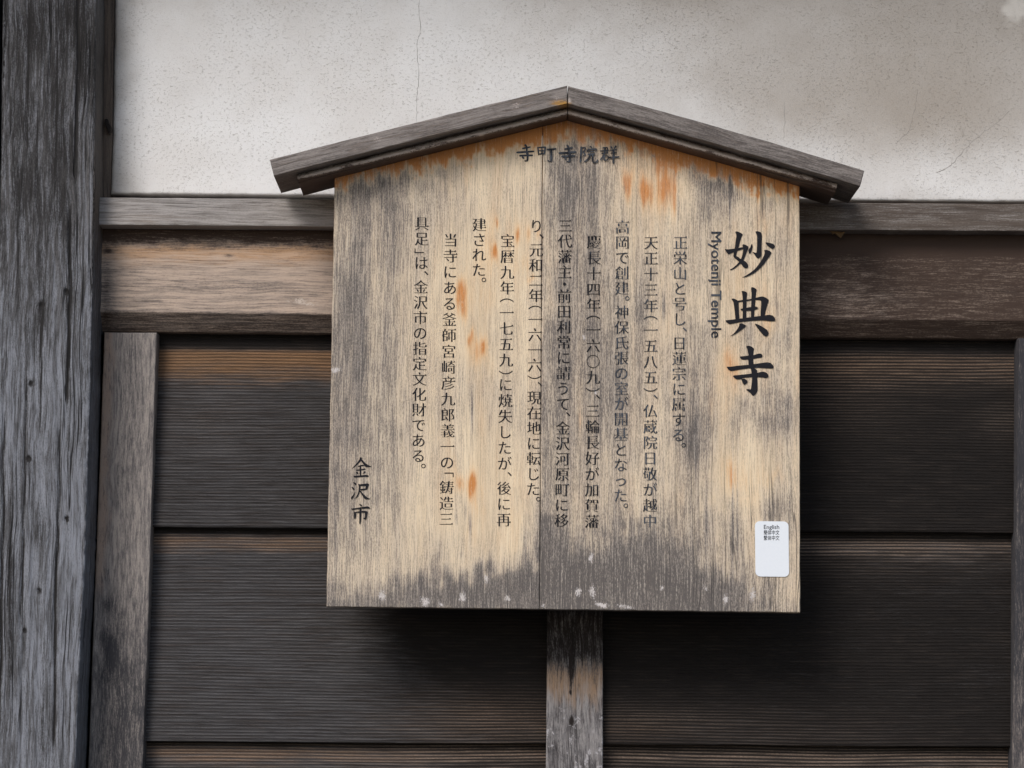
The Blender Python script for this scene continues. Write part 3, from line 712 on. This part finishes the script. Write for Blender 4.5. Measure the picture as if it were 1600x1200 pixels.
def column(text, xt, xb, y0, y1, mat, size=23.0):
    wts = [PUNCT.get(c, 1.0) for c in text]
    pos = [0.0]
    for a, b_ in zip(wts[:-1], wts[1:]): pos.append(pos[-1] + (a + b_) / 2)
    last = max(i for i, c in enumerate(text) if c not in '。')
    sc = (y1 - y0) / pos[last]
    A = []; E = []
    for ch, p in zip(text, pos):
        if ch == '\u3000': continue
        yc = y0 + p * sc; xc = xt + (xb - xt) * (yc - y0) / max(y1 - y0, 1)
        src = '○' if ch == '〇' else ch
        if ch == '〇':
            th = np.linspace(0, 2 * np.pi, 33)[:-1]
            cs = [np.stack([.5 + .44 * np.cos(th), .38 + .44 * np.sin(th)], 1), np.stack([.5 + .405 * np.cos(th), .38 + .40 * np.sin(th)], 1)[::-1]]
            ex = []
        elif ch in '（）「」':
            g = [c.copy() for c in glyph(ch)]
            cs = [np.stack([(q[:, 1] - .38) + .5, -(q[:, 0] - .5) + .38], 1) for q in g]   # turned a quarter for vertical writing
            mid = np.vstack(cs); ofs = .38 - (mid[:, 1].min() + mid[:, 1].max()) / 2
            cs = [q + np.array([0, ofs]) for q in cs]; ex = []
            cs, ex = mincho(cs, .006, -.004, False)
        elif ch in '、。・':
            cs = [c.copy() for c in glyph(ch)]; mid = np.vstack(cs)
            cxm = (mid[:, 0].min() + mid[:, 0].max()) / 2; cym = (mid[:, 1].min() + mid[:, 1].max()) / 2
            tx, ty = (.5, .38) if ch == '・' else (.86, .50)
            cs = [q + np.array([tx - cxm, ty - cym]) for q in cs]; ex = []
        else:
            kana = '\u3040' < ch < '\u30ff'
            cs, ex = mincho(glyph(src), (.008 if kana else .0195), (.004 if kana else .010), not kana)
        A.append([[(xc + (p_[0] - .5) * size, yc - (p_[1] - .38) * size) for p_ in q] for q in cs])
        for q in ex: E.append([(xc + (p_[0] - .5) * size, yc - (p_[1] - .38) * size) for p_ in q])
    return A, E
def merge_flat(name, A, E, mat, label=None):
    """every character filled on its own, plus the little serif stops, as one mesh"""
    V = []; Fc = []
    for cs in A:
        v, f = fill2d(cs); n = len(V)
        V += [tuple(q) for q in P(v[:, 0], v[:, 1], LY)]; Fc += [[i + n for i in ff] for ff in f]
    for q in E:
        n = len(V); q = np.array(q)
        V += [tuple(v) for v in P(q[:, 0], q[:, 1], LY - .00015)]; Fc.append(list(range(n, n + len(q))))
    return mesh(name, V, Fc, mat, sign, None, False, label)
COLS = [('正栄山と号し、日蓮宗に属する。', 1063, 1060, 379, 679.5, 'ink_old'),
        ('天正十三年（一五八五）、仏蔵院日敬が越中', 1017, 1015.5, 379, 814, 'ink_old'),
        ('高岡で創建。神保氏張の室が開基となった。', 972.5, 969.5, 354.6, 774, 'ink_old'),
        ('慶長十四年（一六〇九）、三輪長好が加賀藩', 928, 924.5, 378, 814.5, 'ink_mid'),
        ('三代藩主・前田利常に請うて、金沢河原町に移', 883, 877.5, 352.5, 813, 'ink_mid'),
        ('り、元和二年（一六一六）、現在地に転じた。', 838, 833, 353, 764, 'ink'),
        ('宝暦九年（一七五九）に焼失したが、後に再', 793, 787, 376, 812, 'ink'),
        ('建された。', 749, 748, 351, 421.5, 'ink_mid'),
        ('当寺にある釜師宮崎彦九郎義一の「鋳造三', 704, 697, 375, 811, 'ink'),
        ('具足」は、金沢市の指定文化財である。', 659, 653.5, 349, 712, 'ink')]
for tx, xt, xb, y0, y1, mt in COLS:
    A, E = column(tx, xt, xb, y0, y1, mt)
    merge_flat('text_column', A, E, M[mt])

# brush-written title, traced stroke by stroke
def chaikin(L, k=1):
    a = np.array(L, float)
    for _ in range(k):
        b_ = np.roll(a, -1, 0); a = np.stack([a * .82 + b_ * .18, a * .18 + b_ * .82], 1).reshape(-1, 2)
    return a
def strokes(name, L, ox, oy, sc, mat, label=None):
    V = []; Fc = []
    for i, s_ in enumerate(L):
        a = chaikin(s_) / sc + np.array([ox, oy]); n = len(V)
        V += [tuple(v) for v in P(a[:, 0], a[:, 1], LY - .00004 * i)]; Fc.append(list(range(n, n + len(a))))
    o = mesh(name, V, Fc, mat, sign, None, False, label)
    bm = bmesh.new(); bm.from_mesh(o.data); bmesh.ops.triangulate(bm, faces=bm.faces); bm.to_mesh(o.data); bm.free()
    return o
MYO = [[(340,145),(380,135),(450,165),(492,195),(465,240),(440,310),(420,400),(390,490),(370,560),(365,600),(400,615),(440,650),(500,680),(550,710),(585,760),(590,800),(570,830),(530,832),(490,800),(450,740),(400,690),(340,645),(305,605),(320,540),(330,470),(345,400),(355,300),(370,215)],
 [(480,390),(500,378),(550,395),(595,425),(585,470),(560,530),(530,610),(495,690),(440,750),(360,815),(300,855),(245,868),(250,850),(300,825),(370,765),(420,710),(460,640),(485,560),(495,480),(485,430)],
 [(148,465),(190,475),(300,465),(330,460),(400,450),(490,430),(495,470),(400,500),(330,520),(270,550),(220,570),(190,540),(165,500)],
 [(722,140),(760,132),(830,155),(848,200),(842,350),(840,500),(840,570),(825,610),(780,650),(745,630),(715,580),(660,520),(700,530),(740,545),(750,500),(755,350),(755,220),(735,170)],
 [(655,370),(670,395),(675,430),(655,500),(630,560),(600,545),(590,490),(625,440),(640,400)],
 [(905,345),(950,345),(1040,365),(1080,390),(1090,420),(1075,455),(1040,468),(1000,445),(950,405)],
 [(885,490),(930,482),(990,500),(1030,540),(1000,590),(950,660),(880,760),(800,840),(720,910),(620,965),(540,995),(465,1005),(540,970),(640,905),(720,840),(790,750),(850,660),(890,580),(900,530)]]
TEN = [[(270,320),(320,315),(400,355),(412,400),(415,550),(425,700),(350,730),(340,600),(325,470),(310,380)],
 [(462,175),(510,175),(572,205),(560,300),(555,500),(553,710),(482,710),(485,500),(485,300),(475,220)],
 [(640,105),(690,105),(750,145),(735,220),(720,400),(705,560),(692,700),(640,700),(640,560),(645,400),(650,220)],
 [(390,355),(480,345),(640,325),(740,300),(850,275),(900,290),(980,340),(960,400),(930,500),(905,600),(895,690),(820,690),(820,560),(830,450),(832,350),(720,340),(560,365),(480,375),(400,390)],
 [(440,510),(480,505),(640,475),(740,465),(775,490),(760,520),(640,545),(560,550),(460,545)],
 [(155,725),(310,710),(450,690),(640,665),(850,640),(980,620),(1050,635),(1090,680),(1100,725),(1080,745),(980,740),(850,725),(640,735),(450,755),(330,780),(235,800),(185,765)],
 [(425,785),(470,780),(555,825),(520,860),(400,950),(320,1000),(245,1028),(310,980),(380,900),(420,830)],
 [(700,780),(780,805),(880,860),(950,910),(975,970),(960,1015),(920,1032),(870,1000),(800,920)]]
JI = [[(550,130),(590,118),(650,135),(705,180),(690,220),(685,320),(682,400),(690,460),(700,540),(760,580),(755,640),(760,720),(765,850),(768,960),(740,1020),(680,1070),(630,1010),(540,940),(600,935),(640,945),(650,850),(665,730),(650,640),(640,560),(600,500),(590,400),(595,300),(575,200)],
 [(420,325),(500,318),(600,305),(690,300),(790,265),(840,275),(860,310),(845,345),(780,350),(690,368),(590,380),(465,385)],
 [(180,515),(260,515),(400,495),(590,480),(700,465),(850,445),(950,430),(1010,445),(1060,495),(1070,530),(1045,552),(930,545),(800,535),(640,540),(450,565),(340,585),(260,598),(215,570)],
 [(295,680),(420,670),(640,645),(760,630),(860,605),(930,625),(970,670),(965,715),(930,728),(840,715),(760,710),(640,712),(500,725),(450,750),(380,755),(335,735)],
 [(455,745),(520,740),(570,770),(580,810),(525,860),(490,835),(470,780)]]
strokes('title_character', MYO, 1120, 350, 12, M['ink'])
strokes('title_character', TEN, 1120, 440, 12, M['ink'])
strokes('title_character', JI, 1120, 530, 12, M['ink'])
CITY = [[(222,95),(245,95),(260,110),(240,150),(200,195),(150,240),(85,282),(130,235),(180,180),(215,130)],
 [(235,125),(260,130),(300,180),(350,215),(410,240),(370,250),(310,248),(275,200),(240,150)],
 [(185,230),(270,208),(290,220),(280,232),(200,245)], [(160,290),(240,280),(300,268),(315,280),(300,290),(200,305),(170,305)],
 [(215,235),(245,235),(245,380),(220,385)], [(160,320),(190,325),(200,345),(185,362),(168,345)], [(290,310),(318,322),(300,340),(265,355),(280,335)],
 [(118,385),(220,378),(340,368),(360,385),(360,402),(280,400),(150,410),(130,405)],
 [(120,480),(160,495),(168,520),(150,530),(130,510)], [(88,555),(130,570),(138,595),(125,608),(105,590)], [(155,625),(140,680),(105,750),(92,755),(80,725),(120,680)],
 [(192,510),(230,515),(235,560),(225,620),(205,680),(180,720),(135,750),(170,705),(200,640),(208,580),(205,540)],
 [(225,515),(300,508),(345,500),(370,520),(350,550),(338,600),(305,595),(315,540),(235,545)], [(230,590),(310,580),(335,600),(230,615)],
 [(235,615),(260,650),(310,700),(350,730),(395,745),(350,750),(300,748),(270,710),(240,660),(215,625)],
 [(205,818),(245,830),(260,850),(245,862),(225,850)], [(78,895),(150,890),(260,870),(350,860),(382,880),(375,900),(340,893),(240,897),(150,910),(105,918)],
 [(215,890),(250,890),(245,980),(240,1100),(225,1145),(212,1130),(215,1000)], [(130,940),(160,950),(165,1000),(155,1050),(135,1060),(130,1010)],
 [(155,945),(240,935),(320,930),(348,950),(335,990),(330,1050),(300,1072),(270,1040),(300,1040),(305,960),(245,955),(160,965)]]
strokes('city_name', CITY, 540, 705, 10, M['ink'])
def brush(pl, wd):
    a = np.array(pl, float); d = np.gradient(a, axis=0); d /= np.linalg.norm(d, axis=1)[:, None] + 1e-9
    n = np.stack([-d[:, 1], d[:, 0]], 1); ww = np.linspace(wd, wd * .85, len(a))[:, None] / 2
    ends = np.vstack([a[0] - d[0] * wd * .2, a[-1] + d[-1] * wd * .2])
    return [tuple(p) for p in np.vstack([[ends[0]], a + n * ww, [ends[1]], (a - n * ww)[::-1]])]
TERA = [([(180,98),(205,130),(205,230)], 28), ([(218,215),(214,325),(178,322)], 30), ([(145,152),(255,130)], 24), ([(65,207),(180,200),(305,190)], 27), ([(105,252),(200,247),(288,245)], 25), ([(142,266),(165,290)], 26)]
HEAD = TERA + [([(360,140),(370,242)], 20), ([(350,140),(470,130)], 18), ([(462,130),(450,230)], 24), ([(370,228),(455,222)], 18), ([(412,135),(412,225)], 14), ([(365,182),(455,180)], 14), ([(485,167),(612,155)], 25), ([(545,165),(545,332),(498,320)], 31)]
HEAD += [([(x + 585, y + 8) for x, y in p], w_) for p, w_ in TERA]
HEAD += [([(962,130),(950,342)], 27), ([(950,140),(1030,140),(985,200),(1022,240),(990,252)], 22), ([(1085,120),(1110,140)], 22), ([(1052,168),(1045,196)], 22), ([(1050,168),(1182,156),(1165,190)], 21), ([(1075,197),(1140,192)], 15), ([(1055,232),(1150,224)], 19), ([(1085,238),(1068,282),(1008,338)], 24), ([(1120,232),(1115,300),(1130,345),(1178,338),(1188,305)], 24),
         ([(1260,142),(1327,132),(1320,215)], 19), ([(1225,187),(1348,174)], 17), ([(1245,222),(1330,212)], 17), ([(1297,135),(1282,230),(1230,312)], 22), ([(1277,255),(1282,320)], 19), ([(1275,256),(1337,250),(1327,312)], 19), ([(1280,314),(1325,312)], 17), ([(1375,125),(1392,152)], 22), ([(1447,115),(1420,152)], 22), ([(1365,177),(1457,166)], 18), ([(1370,217),(1457,209)], 18), ([(1345,277),(1490,266)], 24), ([(1412,165),(1406,362)], 26)]
strokes('heading', [brush(p, w_ * 1.05) for p, w_ in HEAD], 800, 215, 8.889, M['ink_old'])

# temple name in Latin letters, turned to run downwards
def lat_place(V):
    x0, x1 = V[:, 0].min(), V[:, 0].max()
    return np.stack([1111.5 + V[:, 1] * 15.5 / .69, 362 + (V[:, 0] - x0) * (528 - 362) / (x1 - x0)], 1)
flat_text('romanised_name', 'Myotenji Temple', lat_place, LY, M['ink_old'], sign, .012)

# language sticker in the lower right corner (its square code is left out)
def paper():
    b = NB('sticker_paper'); n = b.noise(b.co(), 300, 2)
    b.put(b.bsdf.inputs['Base Color'], b.mix(n, rgb(227, 230, 234), rgb(221, 225, 230))); b.bsdf.inputs['Roughness'].default_value = .45
    return b.m
M['paper'] = paper()
M['print'] = plain('sticker_print', rgb(60, 62, 70), .6)
def rrect(x0, y0, x1, y1, r, tilt):
    L = []
    for cx, cy, a0 in ((x1 - r, y0 + r, -90), (x1 - r, y1 - r, 0), (x0 + r, y1 - r, 90), (x0 + r, y0 + r, 180)):
        for k in range(7):
            a = math.radians(a0 + k * 15); L.append((cx + r * math.cos(a), cy + r * math.sin(a)))
    return [(x + (y - 857) * tilt, y + (x - 1206) * .012) for x, y in L]
stk = bar('sticker', rrect(1180, 814.5, 1232.5, 901, 7.5, .012), BY - .0011, BY + .0002, M['paper'], sign, 'small white rounded sticker naming three languages', bevel=0)
for tx, yc, sz, wd in (('English', 823.5, 8.4, 24), ('簡体中文', 832, 8, 24.5), ('繁体中文', 840.5, 8, 24.5)):
    def plc(V, tx=tx, yc=yc, wd=wd):
        xa, xb = V[:, 0].min(), V[:, 0].max(); k = wd / (xb - xa)
        ky, cy = (6.4 / .69, .33) if tx == 'English' else (7.4 / .92, .38)
        return np.stack([1205.5 - wd / 2 + (V[:, 0] - xa) * k, yc - (V[:, 1] - cy) * ky], 1)
    o = flat_text('sticker_print', tx, plc, BY - .0014, M['print'], None, .008)
    o.parent = stk

# ================================================================== dry leaf caught under the rail
def leaf():
    b = NB('dry_leaf'); n = b.noise(b.co(), 180, 3)
    b.put(b.bsdf.inputs['Base Color'], b.mix(n, rgb(140, 112, 78), rgb(92, 72, 52))); b.bsdf.inputs['Roughness'].default_value = .8
    pts = [(1296, 361), (1321.5, 361), (1319, 364.5), (1315.5, 364), (1315, 367), (1313.8, 372), (1310.5, 369), (1306, 365), (1303, 364.3), (1301.5, 366.5), (1300.5, 363.5)]
    V = [P(x, y, -.034 + .004 * math.sin(i * 1.7)) for i, (x, y) in enumerate(pts)]
    V += [v + np.array([0, .0012, 0]) for v in V]; n_ = len(pts)
    Fc = [list(range(n_)), list(range(n_, 2 * n_))] + [[i, (i + 1) % n_, n_ + (i + 1) % n_, n_ + i] for i in range(n_)]
    o = mesh('dry_leaf', V, Fc, b.m)
    o['label'] = 'small curled brown dry leaf caught under the grey rail, right of the notice board'; o['category'] = 'leaf'
leaf()
